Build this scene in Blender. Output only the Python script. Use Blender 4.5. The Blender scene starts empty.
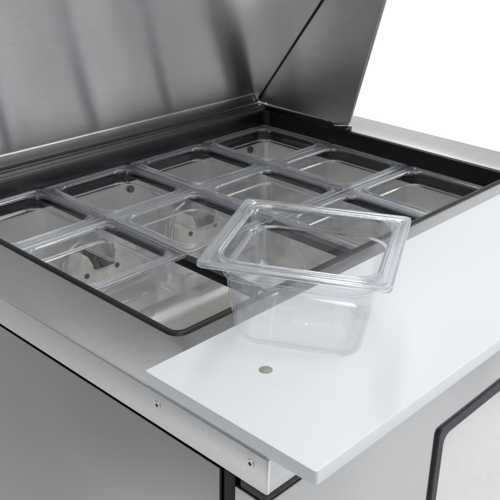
import bpy, bmesh, math, random
from mathutils import Vector, Matrix
random.seed(4)
sc = bpy.context.scene
COL = sc.collection
PI = math.pi

# ------------------------------------------------------------------ materials
def new_mat(name):
    m = bpy.data.materials.new(name); m.use_nodes = True
    nt = m.node_tree
    return m, nt, nt.nodes['Principled BSDF'], nt.nodes['Material Output']

def N(nt, t, **kw):
    n = nt.nodes.new(t)
    for k, v in kw.items(): setattr(n, k, v)
    return n

def steel(name, stretch=(1, 1, 1), base=.52, rough=.27, aniso=.0, line=.035, smudge=.07, tint=(1, 1.005, 1.01), tan=None, sm=(9, 9, 9), grain=.09, wave=4, wamp=.006):
    """brushed stainless sheet: fine grain lines along one axis, soft smudges"""
    m, nt, b, out = new_mat(name)
    tc = N(nt, 'ShaderNodeTexCoord')
    mp = N(nt, 'ShaderNodeMapping'); mp.inputs['Scale'].default_value = stretch
    nt.links.new(tc.outputs['Object'], mp.inputs['Vector'])
    n1 = N(nt, 'ShaderNodeTexNoise'); n1.inputs['Scale'].default_value = 1.0; n1.inputs['Detail'].default_value = 5
    n1.inputs['Roughness'].default_value = .7
    nt.links.new(mp.outputs['Vector'], n1.inputs['Vector'])
    n2 = N(nt, 'ShaderNodeTexNoise'); n2.inputs['Scale'].default_value = 1; n2.inputs['Detail'].default_value = 4
    mp2 = N(nt, 'ShaderNodeMapping'); mp2.inputs['Scale'].default_value = sm; nt.links.new(tc.outputs['Object'], mp2.inputs['Vector'])
    nt.links.new(mp2.outputs[0], n2.inputs['Vector'])
    r1 = N(nt, 'ShaderNodeMapRange'); r1.inputs['To Min'].default_value = rough - line; r1.inputs['To Max'].default_value = rough + line
    nt.links.new(n1.outputs['Fac'], r1.inputs['Value'])
    r2 = N(nt, 'ShaderNodeMapRange'); r2.inputs['From Min'].default_value = .3; r2.inputs['From Max'].default_value = .7
    r2.inputs['To Min'].default_value = -smudge; r2.inputs['To Max'].default_value = smudge
    nt.links.new(n2.outputs['Fac'], r2.inputs['Value'])
    ad = N(nt, 'ShaderNodeMath', operation='ADD')
    nt.links.new(r1.outputs[0], ad.inputs[0]); nt.links.new(r2.outputs[0], ad.inputs[1])
    nt.links.new(ad.outputs[0], b.inputs['Roughness'])
    r3 = N(nt, 'ShaderNodeMapRange'); r3.inputs['To Min'].default_value = base * (1 - grain); r3.inputs['To Max'].default_value = base * (1 + grain)
    nt.links.new(n1.outputs['Fac'], r3.inputs['Value'])
    cb = N(nt, 'ShaderNodeVectorMath', operation='SCALE'); cb.inputs[0].default_value = tint
    nt.links.new(r3.outputs[0], cb.inputs['Scale'])
    nt.links.new(cb.outputs[0], b.inputs['Base Color'])
    b.inputs['Metallic'].default_value = 1
    # slight waviness of thin sheet metal
    n4 = N(nt, 'ShaderNodeTexNoise'); n4.inputs['Scale'].default_value = wave; n4.inputs['Detail'].default_value = 1
    nt.links.new(tc.outputs['Object'], n4.inputs['Vector'])
    bp = N(nt, 'ShaderNodeBump'); bp.inputs['Strength'].default_value = 1; bp.inputs['Distance'].default_value = wamp
    nt.links.new(n4.outputs['Fac'], bp.inputs['Height']); nt.links.new(bp.outputs[0], b.inputs['Normal'])
    if tan:
        b.inputs['Anisotropic'].default_value = aniso
        tv = N(nt, 'ShaderNodeCombineXYZ')
        for i in range(3): tv.inputs[i].default_value = tan[i]
        nt.links.new(tv.outputs[0], b.inputs['Tangent'])
    return m

def plastic(name, col, rough=.4, bump=0, scale=300, spec=.5):
    m, nt, b, out = new_mat(name)
    b.inputs['Base Color'].default_value = (*col, 1)
    b.inputs['Specular IOR Level'].default_value = spec
    tc = N(nt, 'ShaderNodeTexCoord')
    n = N(nt, 'ShaderNodeTexNoise'); n.inputs['Scale'].default_value = scale; n.inputs['Detail'].default_value = 3
    nt.links.new(tc.outputs['Object'], n.inputs['Vector'])
    r = N(nt, 'ShaderNodeMapRange'); r.inputs['To Min'].default_value = rough - .06; r.inputs['To Max'].default_value = rough + .06
    nt.links.new(n.outputs['Fac'], r.inputs['Value']); nt.links.new(r.outputs[0], b.inputs['Roughness'])
    if bump:
        bp = N(nt, 'ShaderNodeBump'); bp.inputs['Strength'].default_value = bump; bp.inputs['Distance'].default_value = .0003
        nt.links.new(n.outputs['Fac'], bp.inputs['Height']); nt.links.new(bp.outputs[0], b.inputs['Normal'])
    return m

M_TOP = steel('brushed_steel_counter', (3, 260, 260), base=.62, rough=.345, line=.02, smudge=.02, grain=.13)
M_SIDE = steel('brushed_steel_side', (3, 3, 260), base=.38, rough=.22, line=.015, smudge=.02, wave=3.2, wamp=.020, aniso=.5, tan=(0, 0, 1), grain=.035)
M_DOOR = steel('brushed_steel_door', (3, 3, 260), base=.58, rough=.23, line=.015, smudge=.02, wave=4, wamp=.012, grain=.04)
M_LID = steel('brushed_steel_lid', (2, 160, 160), base=.88, rough=.252, line=.008, smudge=.010, aniso=.87, tan=(0, -.588, .809), sm=(6, 6, 6), grain=.06, wave=3, wamp=.0030)
M_LIDS = steel('brushed_steel_lid_side', (160, 2, 160), base=.72, rough=.235, line=.012, smudge=.018, aniso=.8, tan=(0, 0, 1))
M_LINER = steel('satin_steel_liner', (3, 3, 200), base=.84, rough=.36, line=.02, smudge=.03, tint=(1.01, 1, .975))
M_BRIGHT = steel('polished_steel', (40, 40, 40), base=.74, rough=.18, smudge=.02, wave=6, wamp=.010)
M_BLACK = plastic('black_vinyl', (.006, .006, .007), .35, spec=.4)
M_BLACKG = plastic('black_breaker_plastic', (.007, .007, .008), .3, spec=.35)
M_SEAL = plastic('dark_grey_vinyl_seal', (.022, .022, .023), .32, spec=.5)
M_GASKET = plastic('black_rubber_gasket', (.02, .022, .028), .5)
M_BOARD = plastic('white_polyethylene', (.82, .84, .858), .42, .12, 500)
M_CREAM = plastic('cream_plastic_bracket', (.84, .82, .77), .45, .1, 120)
M_MOTOR = plastic('black_motor_plastic', (.01, .01, .012), .5)
M_PEG = plastic('grey_peg_metal', (.32, .31, .29), .4)
M_FLOOR = plastic('white_sweep', (.86, .86, .87), .6)

def clear_mat(name, REFR, MILK):
    """clear moulded polycarbonate: see-through, mirror gloss by Fresnel, a faint milky scatter"""
    m, nt, b, out = new_mat(name); nt.nodes.remove(b)
    tr = N(nt, 'ShaderNodeBsdfTransparent'); tr.inputs['Color'].default_value = (.996, .997, .999, 1)
    rf = N(nt, 'ShaderNodeBsdfGlass'); rf.inputs['Color'].default_value = (.96, .97, .99, 1); rf.inputs['IOR'].default_value = 1.45; rf.inputs['Roughness'].default_value = .0
    gl = N(nt, 'ShaderNodeBsdfGlossy'); gl.inputs['Roughness'].default_value = .035; gl.inputs['Color'].default_value = (.95, .97, 1, 1)
    df = N(nt, 'ShaderNodeBsdfDiffuse'); df.inputs['Color'].default_value = (.84, .87, .93, 1)
    tl = N(nt, 'ShaderNodeBsdfTranslucent'); tl.inputs['Color'].default_value = (.84, .87, .93, 1)
    fr = N(nt, 'ShaderNodeFresnel')
    ge = N(nt, 'ShaderNodeNewGeometry'); io = N(nt, 'ShaderNodeMapRange'); io.inputs['To Min'].default_value = 1.5; io.inputs['To Max'].default_value = 1 / 1.5
    nt.links.new(ge.outputs['Backfacing'], io.inputs['Value']); nt.links.new(io.outputs[0], fr.inputs['IOR'])
    m0 = N(nt, 'ShaderNodeMixShader'); m0.inputs[0].default_value = REFR
    nt.links.new(tr.outputs[0], m0.inputs[1]); nt.links.new(rf.outputs[0], m0.inputs[2])
    mm = N(nt, 'ShaderNodeMixShader'); mm.inputs[0].default_value = .5
    nt.links.new(df.outputs[0], mm.inputs[1]); nt.links.new(tl.outputs[0], mm.inputs[2])
    lw = N(nt, 'ShaderNodeLayerWeight'); lw.inputs['Blend'].default_value = .35     # longer path through the plastic at a slant
    mr = N(nt, 'ShaderNodeMapRange'); mr.inputs['To Min'].default_value = MILK; mr.inputs['To Max'].default_value = MILK * 5
    nt.links.new(lw.outputs['Facing'], mr.inputs['Value'])
    m1 = N(nt, 'ShaderNodeMixShader'); nt.links.new(mr.outputs[0], m1.inputs[0])
    nt.links.new(m0.outputs[0], m1.inputs[1]); nt.links.new(mm.outputs[0], m1.inputs[2])
    sf = N(nt, 'ShaderNodeMath', operation='MULTIPLY'); sf.inputs[1].default_value = .85; nt.links.new(fr.outputs[0], sf.inputs[0])
    m2 = N(nt, 'ShaderNodeMixShader'); nt.links.new(sf.outputs[0], m2.inputs[0])
    nt.links.new(m1.outputs[0], m2.inputs[1]); nt.links.new(gl.outputs[0], m2.inputs[2])
    nt.links.new(m2.outputs[0], out.inputs['Surface'])
    return m
M_CLEAR = clear_mat('clear_polycarbonate', .09, .0003)
M_RIM_BRIGHT = clear_mat('clear_polycarbonate_bright_rim', .68, .022)  # milkier copy: brightness that reflections give rim and shoulder, put in the colour

# ------------------------------------------------------------------ helpers
def link(name, bm, mat, parent=None, smooth=40, recalc=True):
    if recalc: bmesh.ops.recalc_face_normals(bm, faces=bm.faces)
    me = bpy.data.meshes.new(name); bm.to_mesh(me); bm.free()
    if smooth:
        for p in me.polygons: p.use_smooth = True
        me.set_sharp_from_angle(angle=math.radians(smooth))
    me.materials.append(mat)
    o = bpy.data.objects.new(name, me); COL.objects.link(o)
    if parent: o.parent = parent
    return o

def empty(name, loc=(0, 0, 0)):
    o = bpy.data.objects.new(name, None); COL.objects.link(o); o.location = loc
    return o

def tag(o, label, cat, group=None):
    o['label'] = label; o['category'] = cat
    if group: o['group'] = group

def box(bm, x0, x1, y0, y1, z0, z1, bev=0, seg=2):
    r = bmesh.ops.create_cube(bm, size=1)
    vs = r['verts']
    for v in vs:
        v.co = Vector(((x0 + x1) / 2 + v.co.x * (x1 - x0), (y0 + y1) / 2 + v.co.y * (y1 - y0), (z0 + z1) / 2 + v.co.z * (z1 - z0)))
    if bev:
        es = list({e for v in vs for e in v.link_edges})
        bmesh.ops.bevel(bm, geom=es, offset=bev, segments=seg, profile=.5, affect='EDGES')

def part_box(name, mat, parent, *a, bev=.001, seg=2):
    bm = bmesh.new(); box(bm, *a, bev=bev, seg=seg); return link(name, bm, mat, parent)

def rrect(x0, x1, y0, y1, r, n=6):
    """rounded rectangle, counter-clockwise, 4*(n+1) points"""
    r = max(r, 1e-5); pts = []
    for cx, cy, a0 in ((x1 - r, y1 - r, 0), (x0 + r, y1 - r, 90), (x0 + r, y0 + r, 180), (x1 - r, y0 + r, 270)):
        for k in range(n + 1):
            a = math.radians(a0 + 90 * k / n)
            pts.append((cx + r * math.cos(a), cy + r * math.sin(a)))
    return pts

def loft(bm, rings, cap0=False, cap1=False, closed=False):
    """rings: list of lists of 3-D points, same count"""
    V = [[bm.verts.new(p) for p in ring] for ring in rings]
    n = len(V[0])
    pairs = list(zip(V, V[1:])) + ([(V[-1], V[0])] if closed else [])
    for a, b in pairs:
        for i in range(n):
            j = (i + 1) % n
            bm.faces.new((a[i], a[j], b[j], b[i]))
    if cap0: bm.faces.new(list(reversed(V[0])))
    if cap1: bm.faces.new(V[-1])
    return V

def ring(x0, x1, y0, y1, r, z, n=6):
    return [(x, y, z) for x, y in rrect(x0, x1, y0, y1, r, n)]

def disc(bm, c, r, h, axis='z', n=24, hole=0):
    """small cylinder / washer, with a rounded rim; axis points out of the surface"""
    prof = [(hole, 0), (r, 0), (r, h * .6), (r * .93, h), (hole if hole else 0.0001, h)]
    rings = []
    for rr_, hh in prof:
        rr_ = max(rr_, 1e-4); pts = []
        for k in range(n):
            a = 2 * PI * k / n; u, v = rr_ * math.cos(a), rr_ * math.sin(a)
            p = {'z': (u, v, hh), '-x': (-hh, u, v), '-y': (u, -hh, v)}[axis]
            pts.append((c[0] + p[0], c[1] + p[1], c[2] + p[2]))
        rings.append(pts)
    loft(bm, rings, closed=True)

# ------------------------------------------------------------------ layout (metres)
CX0, CX1, CY0, CY1 = -.0903, .755, -.2016, .60      # counter outline
ZT, ZB = .025, -.0112                               # counter top, apron bottom
OX0, OX1, OY0, OY1 = -.0172, .6680, -.0150, .50      # opening in the steel
WX0, WX1, WY0, WY1 = -.0072, .6600, -.0045, .489     # inside of the black breaker strip
PITX = .1632
ROWY = (.0830, .2455, .4068)

table = empty('prep_table', (0, 0, -.85))
tag(table, 'stainless steel refrigerated prep table with its hood lid open and a black lined pan well', 'prep table')
def T(o):                                           # keep the world coordinates used for modelling
    o.parent = table; o.location = (0, 0, .85); return o

# counter: apron with a hem, rolled top edge, flat top, rolled opening edge
bm = bmesh.new()
def cr(d, z, r): return ring(CX0 + d, CX1 - d, CY0 + d, CY1 - d, r, z)
def orr(d, z, r): return ring(OX0 - d, OX1 + d, OY0 - d, OY1 + d, r, z)
loft(bm, [cr(.0022, ZB + .001, .0012), cr(.0016, ZB, .0014), cr(.0004, ZB + .0003, .0018), cr(0, ZB + .0015, .002), cr(0, ZT - .0022, .002),
          cr(.0005, ZT - .0008, .0019), cr(.0018, ZT, .0016), cr(.004, ZT, .001),
          orr(.0012, ZT, .0165), orr(.0002, ZT - .0006, .0155), orr(0, ZT - .002, .0155), orr(0, ZT - .012, .0155),
          orr(.0015, ZT - .012, .0165), orr(.0020, ZT - .0022, .017), cr(.006, ZT - .0022, .0005), cr(.0022, ZT - .0035, .001)], closed=True)
T(link('counter_top', bm, M_TOP))
# fold line on the front left corner of the apron (welded seam)
bm = bmesh.new(); box(bm, CX0 + .0006, CX0 + .0030, CY0 - .0006, CY0 + .0002, ZB + .001, ZT - .002, .0002)
T(link('corner_seam', bm, M_BRIGHT))

# black breaker strip that lines the well
bm = bmesh.new()
def wr(d, z, r): return ring(WX0 - d, WX1 + d, WY0 - d, WY1 + d, r, z)
loft(bm, [wr(.0092, ZT - .011, .0155), wr(.0092, ZT - .0012, .0155), wr(.0075, ZT + .0004, .0145), wr(.0030, ZT + .0006, .0125), wr(.0008, ZT - .0004, .0115),
          wr(0, ZT - .0025, .011), wr(0, -.004, .011), wr(-.0035, -.007, .011), wr(-.0035, -.013, .011), wr(0, -.014, .011), wr(0, -.034, .011), wr(.003, -.034, .011), wr(.003, -.006, .011), wr(.003, ZT - .011, .011)], closed=True)
T(link('breaker_strip', bm, M_BLACKG))

# stainless liner of the well
bm = bmesh.new()
def lr(d, z, r): return ring(WX0 - d, WX1 + d, WY0 - d, WY1 + d, r, z)
V = loft(bm, [lr(.001, -.0345, .012), lr(.001, -.26, .012), lr(-.004, -.285, .02), lr(-.015, -.303, .03), lr(-.03, -.311, .03), lr(-.06, -.315, .03)], cap1=True)
T(link('well_liner', bm, M_LINER))

# three black divider bars that carry the pans
for k in (1, 2, 3):
    bm = bmesh.new()
    x = PITX * k
    box(bm, x - .0070, x + .0070, WY0 + .0005, WY1 - .0005, -.0185, -.0068, .0015)
    T(link('divider_bar', bm, M_BLACKG))

# plugs in the rear liner wall
for x, z in ((.333, -.0465), (.618, -.0425), (.05, -.047)):
    bm = bmesh.new(); disc(bm, (x, WY1 + .001, z), .0062, .004, '-y'); T(link('wall_plug', bm, M_MOTOR))

# evaporator fan brackets on the rear liner wall, seen through the pans
def fan(x, z):
    Y = WY1 + .0008
    bm = bmesh.new()
    # cream housing: arched front plate and a drain arm
    prof = [(-.050, -.030), (-.050, .006), (-.036, .016), (-.020, .014), (-.012, -.004), (.018, -.004), (.026, .012), (.040, .014), (.050, .002), (.095, .000), (.100, -.010), (.098, -.026), (.03, -.034)]
    f0 = [bm.verts.new((x + a * 1.15, Y - .030, z + b * 1.35)) for a, b in prof]
    f1 = [bm.verts.new((x + a * 1.15, Y - .002, z + b * 1.35)) for a, b in prof]
    bm.faces.new(f0); bm.faces.new(list(reversed(f1)))
    n = len(prof)
    for i in range(n): bm.faces.new((f0[i], f1[i], f1[(i + 1) % n], f0[(i + 1) % n]))
    bmesh.ops.bevel(bm, geom=[e for e in bm.edges], offset=.0018, segments=2, affect='EDGES')
    br = T(link('fan_bracket', bm, M_CREAM))
    bm = bmesh.new(); box(bm, x - .016, x + .024, Y - .036, Y - .004, z - .0055, z + .032, .003)
    link('motor', bm, M_MOTOR, br)
    for dx in (-.030, .030):
        bm = bmesh.new(); disc(bm, (x + dx, Y - .030, z - .012), .0042, .002, '-y'); link('screw', bm, M_GASKET, br)
    bm = bmesh.new()
    pts = [(x - .058, Y - .012, z - .05), (x - .060, Y - .016, z + .0), (x - .052, Y - .018, z + .035), (x - .030, Y - .016, z + .042)]
    tube(bm, pts, .0028); link('wire_guard', bm, M_BRIGHT, br)

def tube(bm, pts, r, n=10):
    rings = []
    for i, p in enumerate(pts):
        p = Vector(p); d = (Vector(pts[min(i + 1, len(pts) - 1)]) - Vector(pts[max(i - 1, 0)])).normalized()
        a = d.cross(Vector((0, 1, .01))).normalized(); b = d.cross(a)
        rings.append([tuple(p + r * (math.cos(2 * PI * k / n) * a + math.sin(2 * PI * k / n) * b)) for k in range(n)])
    loft(bm, rings, cap0=True, cap1=True)
fan(.245, -.143)
fan(.468, -.137)
# return-air louvre plate low in the well
bm = bmesh.new()
box(bm, .04, .62, WY1 - .010, WY1 - .001, -.27, -.20, .001)
for k in range(12):
    x = .07 + k * .045
    box(bm, x, x + .03, WY1 - .014, WY1 - .009, -.245, -.24, .001)
T(link('air_baffle', bm, M_LINER))

# cabinet below the counter
SX = CX0 + .0006
bm = bmesh.new(); box(bm, SX, SX + .03, -.1475, .585, -.80, ZB - .0036, .0009); T(link('side_panel', bm, M_SIDE))
bm = bmesh.new(); box(bm, CX1 - .032, CX1 - .001, -.1475, .585, -.80, ZB - .0036, .0009); T(link('side_panel', bm, M_SIDE))
bm = bmesh.new(); box(bm, SX + .032, CX1 - .034, .565, .585, -.80, ZB - .0036, .0009); T(link('back_panel', bm, M_SIDE))
bm = bmesh.new()
def gk(d, z): return ring(SX + .006 + d, CX1 - .006 - d, -.150 + d, .583 - d, .002, z)
loft(bm, [gk(0, ZB - .009), gk(0, ZB - .0005), gk(.014, ZB - .0005), gk(.014, ZB - .009)], closed=True)
T(link('counter_gasket', bm, M_BLACK))
bm = bmesh.new(); box(bm, SX + .003, CX1 - .004, -.163, -.149, -.79, ZB - .004, .002); T(link('door_gasket', bm, M_BLACK))
bm = bmesh.new(); box(bm, SX + .002, CX1 - .004, -.1985, -.170, -.0222, ZB - .0008, .001); T(link('front_gasket', bm, M_BLACK))
# plinth
bm = bmesh.new(); box(bm, SX + .02, CX1 - .03, -.12, .56, -.848, -.803, .002); T(link('plinth', bm, M_BLACK))
door = T(link('door', (lambda b: (box(b, SX + .0005, CX1 - .003, -.1995, -.165, -.79, -.0230, .0016), b)[1])(bmesh.new()), M_DOOR))
# black framed recess on the door
HX0, HX1, HZ0, HZ1 = .176, .66, -.42, -.0865
def hr(d, y, r): return [(x, y, z) for x, z in rrect(HX0 + d, HX1 - d, HZ0 + d, HZ1 - d, r)]
bm = bmesh.new()
loft(bm, [hr(0, -.1990, .007), hr(0, -.2028, .007), hr(.0012, -.2040, .006), hr(.0108, -.2040, .012), hr(.0120, -.2028, .012), hr(.0120, -.1990, .012)], closed=True)
link('recess_frame', bm, M_GASKET, door)
bm = bmesh.new(); box(bm, HX0 + .0124, HX1 - .0124, -.2008, -.1992, HZ0 + .0124, HZ1 - .0124, .0004)
link('recess_panel', bm, M_BRIGHT, door)

# rivets on the left apron
for y, z in ((-.0705, .0115), (-.1835, .0110), (.30, .0115)):
    bm = bmesh.new(); disc(bm, (CX0 + .0002, y, z), .0042, .0010, '-x', hole=.0018); rv = T(link('rivet', bm, M_TOP))
    bm = bmesh.new(); disc(bm, (CX0 + .0001, y, z), .0019, .0006, '-x', n=14); link('rivet_core', bm, M_BLACK, rv)

# ---- hood lid, hinged at the back, leaning forward over the well
lid = empty('lid'); T(lid)
A = Vector((0, .517, .0365)); DIRP = Vector((0, -.588, .809)); NIN = Vector((0, -.809, -.588))
L = .475
LX0, LX1 = -.062, .6640
def slab(bm, quad, n, t, bev=.001):
    """thick sheet: quad of 3-D points, thickness t away from the inside along -n"""
    a = [bm.verts.new(p) for p in quad]; b = [bm.verts.new(Vector(p) - n * t) for p in quad]
    k = len(a)
    bm.faces.new(a); bm.faces.new(list(reversed(b)))
    for i in range(k): bm.faces.new((a[i], b[i], b[(i + 1) % k], a[(i + 1) % k]))
    if bev: bmesh.ops.bevel(bm, geom=list(bm.edges), offset=bev, segments=2, affect='EDGES')
P0, P1 = A, A + DIRP * L
bm = bmesh.new(); slab(bm, [(LX0, P0.y, P0.z), (LX1, P0.y, P0.z), (LX1, P1.y, P1.z), (LX0, P1.y, P1.z)], NIN, .006, .0008)
# shallow inward fold along the foot of the panel
bp = link('back_panel', bm, M_LID, lid)
bm = bmesh.new(); Q = A + NIN * .0028
slab(bm, [(LX0 + .001, Q.y, Q.z), (LX1 - .001, Q.y, Q.z), (LX1 - .001, Q.y + DIRP.y * .0030, Q.z + DIRP.z * .0030), (LX0 + .001, Q.y + DIRP.y * .0030, Q.z + DIRP.z * .0030)], NIN, .0026, .0005)
link('foot_hem', bm, M_LID, lid)
bm = bmesh.new(); F0 = A + NIN * .0050 + DIRP * .0035; F1 = A + NIN * .0010 + DIRP * .026
slab(bm, [(LX0 + .002, F0.y, F0.z), (LX1 - .002, F0.y, F0.z), (LX1 - .012, F1.y, F1.z), (LX0 + .012, F1.y, F1.z)], NIN, .0008, .0003)
link('foot_flange', bm, M_LID, lid)
C0 = Vector((0, .300, .0345)); D0 = Vector((0, .1985, .435))
def side(x, sgn):
    pts = [(x, A.y, A.z), (x, C0.y + .004, C0.z), (x, C0.y, C0.z + .006), (x, D0.y, D0.z), (x, P1.y, P1.z)]
    bm = bmesh.new(); slab(bm, pts, Vector((-sgn, 0, 0)), .0035, .0007)
    sp = link('side_wing', bm, M_LIDS, lid)
    bm = bmesh.new()                                  # rolled hem down the front edge of the wing
    d = (D0 - C0).normalized()
    tube(bm, [(x + sgn * .0018, C0.y + .0005, C0.z + .006), (x + sgn * .0018, (C0.y + D0.y) / 2, (C0.z + .006 + D0.z) / 2), (x + sgn * .0018, D0.y, D0.z)], .0026)
    link('hem', bm, M_LIDS, sp)
side(LX1, 1); side(LX0, -1)
bm = bmesh.new(); slab(bm, [(LX0, D0.y, D0.z), (LX1, D0.y, D0.z), (LX1, P1.y, P1.z), (LX0, P1.y, P1.z)], Vector((0, 0, -1)), .004, .0007)
link('front_panel', bm, M_LID, lid)
bm = bmesh.new(); tube(bm, [(LX1 - .0012, A.y - .002, A.z + .002), (LX1 - .0012, P1.y - .002, P1.z)], .0011); link('corner_seam', bm, M_BLACK, lid)

# black seal along the foot of the lid: rear and right side
bm = bmesh.new()
prof = [(.489, ZT + .0002), (.4895, ZT + .0035), (.492, ZT + .006), (.497, ZT + .0072), (.503, ZT + .0068), (.506, ZT + .0045), (.5075, ZT + .0062), (.513, ZT + .0085), (.516, ZT + .0085), (.517, ZT + .0002)]
rings = [[(x, y, z) for y, z in prof] for x in (OX0 - .042, OX1 - .002)]
loft(bm, rings, cap0=True, cap1=True); T(link('lid_seal', bm, M_SEAL))
bm = bmesh.new(); box(bm, .6605, .6745, .300, .5195, ZT + .0002, ZT + .0085, .0025); T(link('lid_seal', bm, M_BLACK))
bm = bmesh.new(); box(bm, -.070, -.052, .300, .5195, ZT + .0002, ZT + .0085, .0025); T(link('lid_seal', bm, M_BLACK))
# rear channel behind the lid foot
bm = bmesh.new(); box(bm, -.03, .69, .5205, .56, ZT + .0003, ZT + .012, .002); T(link('hinge_rail', bm, M_TOP))
# hinge bracket and screws at the right end
bm = bmesh.new(); box(bm, .6560, .6610, .300, .332, ZT + .0015, ZT + .0065, .0008)
br = T(link('stop_bracket', bm, M_BLACK))
for y in (.352, .336):
    bm = bmesh.new(); disc(bm, (.6655, y, ZT + .0085), .0032, .0022, 'z'); link('screw', bm, M_BRIGHT, br)
bm = bmesh.new(); tube(bm, [(.656, .326, ZT + .0070), (.657, .312, ZT + .0090), (.664, .300, ZT + .0095), (.668, .296, ZT + .0090)], .0013); link('spring_wire', bm, M_BRIGHT, br)
for x, y, z in ((.655, .503, ZT + .0085), (.6655, .497, ZT + .0085)):
    bm = bmesh.new(); disc(bm, (x, y, z), .0030, .0020, 'z'); T(link('hinge_screw', bm, M_BRIGHT))

# ------------------------------------------------------------------ cutting board
board = empty('cutting_board', (.325, -.152, ZT))
tag(board, 'white plastic cutting board lying along the front edge of the steel counter', 'cutting board')
BX0, BX1, BY0, BY1 = -.0895, .752, -.2490, -.0535
bm = bmesh.new()
BZ0, BZ1 = .0005, .0140
def br_(d, z): return [(x - .325, y + .152, z) for x, y in rrect(BX0 + d, BX1 - d, BY0 + d, BY1 - d, .003)]
PC = (-.0130, -.1280)
loft(bm, [br_(.0009, BZ0), br_(.0002, BZ0 + .0003), br_(0, BZ0 + .0009), br_(0, BZ1 - .0008), br_(.0002, BZ1 - .0002), br_(.0008, BZ1)], cap0=True, cap1=True)
link('board_slab', bm, M_BOARD, board)
bm = bmesh.new(); disc(bm, (PC[0] - .325, PC[1] + .152, BZ1 - .0002), .0062, .0006, 'z', n=28); link('peg', bm, M_PEG, board)

# ------------------------------------------------------------------ clear food pans
HX, HY = .0815, .0801
def pan_mesh(depth=.0905):
    bm = bmesh.new(); D = -depth; n = 8
    def r_(d, z, r): return ring(-HX + d, HX - d, -HY + d, HY - d, r, z, n)
    top = [(0, -.0045, .0065), (0, -.0012, .0065), (.0004, -.0004, .0065), (.0014, 0, .0063), (.0046, 0, .0070), (.0056, -.0006, .0075), (.0064, -.0016, .008),
           (.0088, -.0018, .012), (.0097, -.0011, .015), (.0108, .0002, .018), (.0121, .0006, .020), (.0134, .0002, .0215), (.0143, -.0012, .0225), (.0149, -.004, .023),
           (.0154, -.012, .023), (.0158, -.0188, .023), (.0164, -.0200, .0225), (.0179, -.0207, .0215), (.0188, -.0218, .021), (.0192, -.025, .021),
           (.0210, -.045, .0205), (.0238, D * .72, .0195), (.0256, D + .012, .019), (.0266, D + .0070, .018), (.0292, D + .0038, .016), (.0342, D + .0022, .012), (.0372, D + .0020, .011), (.0430, D + .0020, .010)]
    bot = [(.0405, D, .010), (.0335, D, .013), (.0275, D + .0016, .0175), (.0247, D + .0055, .020), (.0235, D + .012, .021), (.0217, D * .72, .0215), (.0188, -.046, .0225),
           (.0170, -.0262, .023), (.0166, -.0240, .023), (.0158, -.0228, .0235), (.0146, -.0222, .0245), (.0137, -.0205, .025), (.0133, -.012, .025), (.0128, -.0058, .0245),
           (.0120, -.0028, .0220), (.0112, -.0022, .020), (.0100, -.0032, .017), (.0090, -.0040, .014), (.0064, -.0038, .010), (.0050, -.0028, .008),
           (.0030, -.0022, .006), (.0021, -.0026, .0055), (.0018, -.0045, .0052)]
    inner = []
    def circ(rad, z):
        return [(rad * math.cos(math.radians(90 * q + 90 * k / n)) * (1), rad * math.sin(math.radians(90 * q + 90 * k / n)), z) for q in range(4) for k in range(n + 1)]
    V = loft(bm, [circ(.0009, D + .0023), circ(.0045, D + .0023), circ(.0056, D + .0025), circ(.0066, D + .0020), circ(.0080, D + .0020)] + [r_(*t) for t in reversed(top)] + [r_(*t) for t in reversed(bot)] + [circ(.0080, D), circ(.0060, D), circ(.0009, D)], cap0=True, cap1=True)
    bmesh.ops.remove_doubles(bm, verts=bm.verts, dist=1e-6)
    bmesh.ops.recalc_face_normals(bm, faces=bm.faces)
    me = bpy.data.meshes.new('food_pan')
    bm.to_mesh(me); bm.free()
    for p in me.polygons: p.use_smooth = True
    me.set_sharp_from_angle(angle=math.radians(50))
    me.materials.append(M_CLEAR); me.materials.append(M_RIM_BRIGHT)
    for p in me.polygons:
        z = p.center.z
        if z > -.0050 or -.0222 < z < -.0198: p.material_index = 1  # rim and shoulder faces take the brightened copy
    return me
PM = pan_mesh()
G = 'clear plastic food pans in the well'
spots = {
 (0, 1): 'clear food pan nearest the left edge of the well, front edge over an empty slot',
 (0, 2): 'clear food pan in the rear left corner of the well, cut by the photo edge',
 (1, 1): 'clear food pan just behind the left corner of the loose pan',
 (1, 2): 'clear food pan against the rear wall, second from the left',
 (2, 0): 'clear food pan in the front row just behind the right rim of the loose pan',
 (2, 1): 'clear food pan in the middle row directly behind the rear rim of the loose pan',
 (2, 2): 'clear food pan against the rear wall, third from the left',
 (3, 0): 'clear food pan in the front right corner of the well beside the cutting board',
 (3, 1): 'clear food pan in the middle of the row along the right wall of the well',
 (3, 2): 'clear food pan in the rear right corner of the well below the lid seam',
}
for (i, j), lab in spots.items():
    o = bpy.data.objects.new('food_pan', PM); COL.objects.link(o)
    o.location = (PITX * (i + .5) + random.uniform(-.0008, .0008), ROWY[j] + random.uniform(-.0010, .0010), random.uniform(-.0006, .0004))
    o.rotation_euler.z = math.radians(random.uniform(-.8, .8))
    tag(o, lab, 'food pan', G)
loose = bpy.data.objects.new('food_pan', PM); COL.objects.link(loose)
LZ = ZT + BZ1 + .0907
loose.location = (.0768, -.0988, LZ); loose.rotation_euler.z = math.radians(-61.9); loose.scale = (1.052, 1.033, 1)
tag(loose, 'empty clear plastic food pan standing askew on the white cutting board', 'food pan')

# ------------------------------------------------------------------ floor / sweep
bm = bmesh.new()
S = 40
vs = [bm.verts.new(p) for p in ((-S, -S, -.85), (S, -S, -.85), (S, S, -.85), (-S, S, -.85))]
bm.faces.new(vs)
fl = link('floor', bm, M_FLOOR, smooth=0); fl['kind'] = 'structure'

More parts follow.
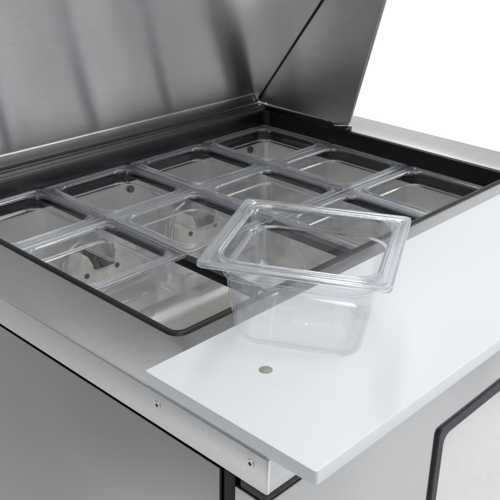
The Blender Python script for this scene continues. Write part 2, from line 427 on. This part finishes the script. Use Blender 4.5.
# ------------------------------------------------------------------ light
w = bpy.data.worlds.new('World'); sc.world = w; w.use_nodes = True
wn = w.node_tree; bg = wn.nodes['Background']           # made-up grey surround, blotched to vary the steel reflections, dimmer on the left
wtc = N(wn, 'ShaderNodeTexCoord'); wmp = N(wn, 'ShaderNodeMapping'); wmp.inputs['Scale'].default_value = (1.6, 1.6, .5)
wn.links.new(wtc.outputs['Generated'], wmp.inputs['Vector'])
wno = N(wn, 'ShaderNodeTexNoise'); wno.inputs['Scale'].default_value = 1.7; wno.inputs['Detail'].default_value = 2; wn.links.new(wmp.outputs[0], wno.inputs['Vector'])
wra = N(wn, 'ShaderNodeMapRange'); wra.inputs['From Min'].default_value = .40; wra.inputs['From Max'].default_value = .60
wra.inputs['To Min'].default_value = .27; wra.inputs['To Max'].default_value = .94
wn.links.new(wno.outputs['Fac'], wra.inputs['Value']); wsx = N(wn, 'ShaderNodeSeparateXYZ'); wn.links.new(wtc.outputs['Generated'], wsx.inputs[0])
wrx = N(wn, 'ShaderNodeMapRange'); wrx.inputs['From Min'].default_value = -1; wrx.inputs['From Max'].default_value = .2
wrx.inputs['To Min'].default_value = .26; wrx.inputs['To Max'].default_value = 1; wn.links.new(wsx.outputs[0], wrx.inputs['Value'])
wmu = N(wn, 'ShaderNodeMath', operation='MULTIPLY'); wn.links.new(wra.outputs[0], wmu.inputs[0]); wn.links.new(wrx.outputs[0], wmu.inputs[1])
wn.links.new(wmu.outputs[0], bg.inputs['Strength'])
bg.inputs['Color'].default_value = (.96, .98, 1, 1)

def area(name, loc, target, size, power, col=(1, 1, 1), sy=None):
    l = bpy.data.lights.new(name, 'AREA'); l.energy = power; l.size = size; l.color = col
    if sy: l.shape = 'RECTANGLE'; l.size_y = sy
    o = bpy.data.objects.new(name, l); COL.objects.link(o); o.location = loc
    o.rotation_euler = (Vector(target) - Vector(loc)).to_track_quat('-Z', 'Y').to_euler()
    return o
area('softbox', (-.1, -.9, 2.2), (.3, .1, 0), 1.5, 18, (1, .99, .97))
area('strip_area', (1.15, .75, 2.1), (.35, .15, 0), .22, 11, (1, .995, .98), sy=1.8)
area('strip_area', (1.5, -1.9, .9), (.3, .1, .1), .22, 15, (.98, .99, 1), sy=1.9)  # added out of view to draw upright streaks on the lid
area('strip_area', (2.5, -.8, .8), (.3, .1, .1), .30, 17, (.98, .99, 1), sy=1.9)  # second added strip, also for the lid streaks
fb = area('added_floor_fill', (-1.25, .10, 1.0), (-.95, .25, -.85), .5, 2.2); fb.data.spread = math.radians(62)  # added pool of light on the floor, mirrored as a side panel gradient
fa = area('added_floor_fill', (6.0, 3.5, 6.0), (6.0, 3.5, -.85), 5.0, 2300); fa.data.spread = math.radians(46)  # added overhead to whiten the distant floor behind the table

# ------------------------------------------------------------------ camera
cam = bpy.data.cameras.new('camera'); co = bpy.data.objects.new('camera', cam); COL.objects.link(co)
co.location = (-.4956, -.558, .4501); co.rotation_euler = (1.1426, -.0174, -.8103)
cam.sensor_width = 36; cam.lens = .8574 * 1000 / 500 * 36
cam.clip_start = .01; cam.clip_end = 200
sc.camera = co

sc.view_settings.view_transform = 'Standard'; sc.view_settings.look = 'None'
sc.view_settings.exposure = -.06; sc.view_settings.gamma = 1
c = sc.cycles
c.max_bounces = 28; c.transmission_bounces = 28; c.transparent_max_bounces = 28; c.glossy_bounces = 8; c.diffuse_bounces = 4
c.caustics_refractive = True; c.caustics_reflective = True; c.blur_glossy = .3
c.sample_clamp_indirect = 6
c.use_denoising = True
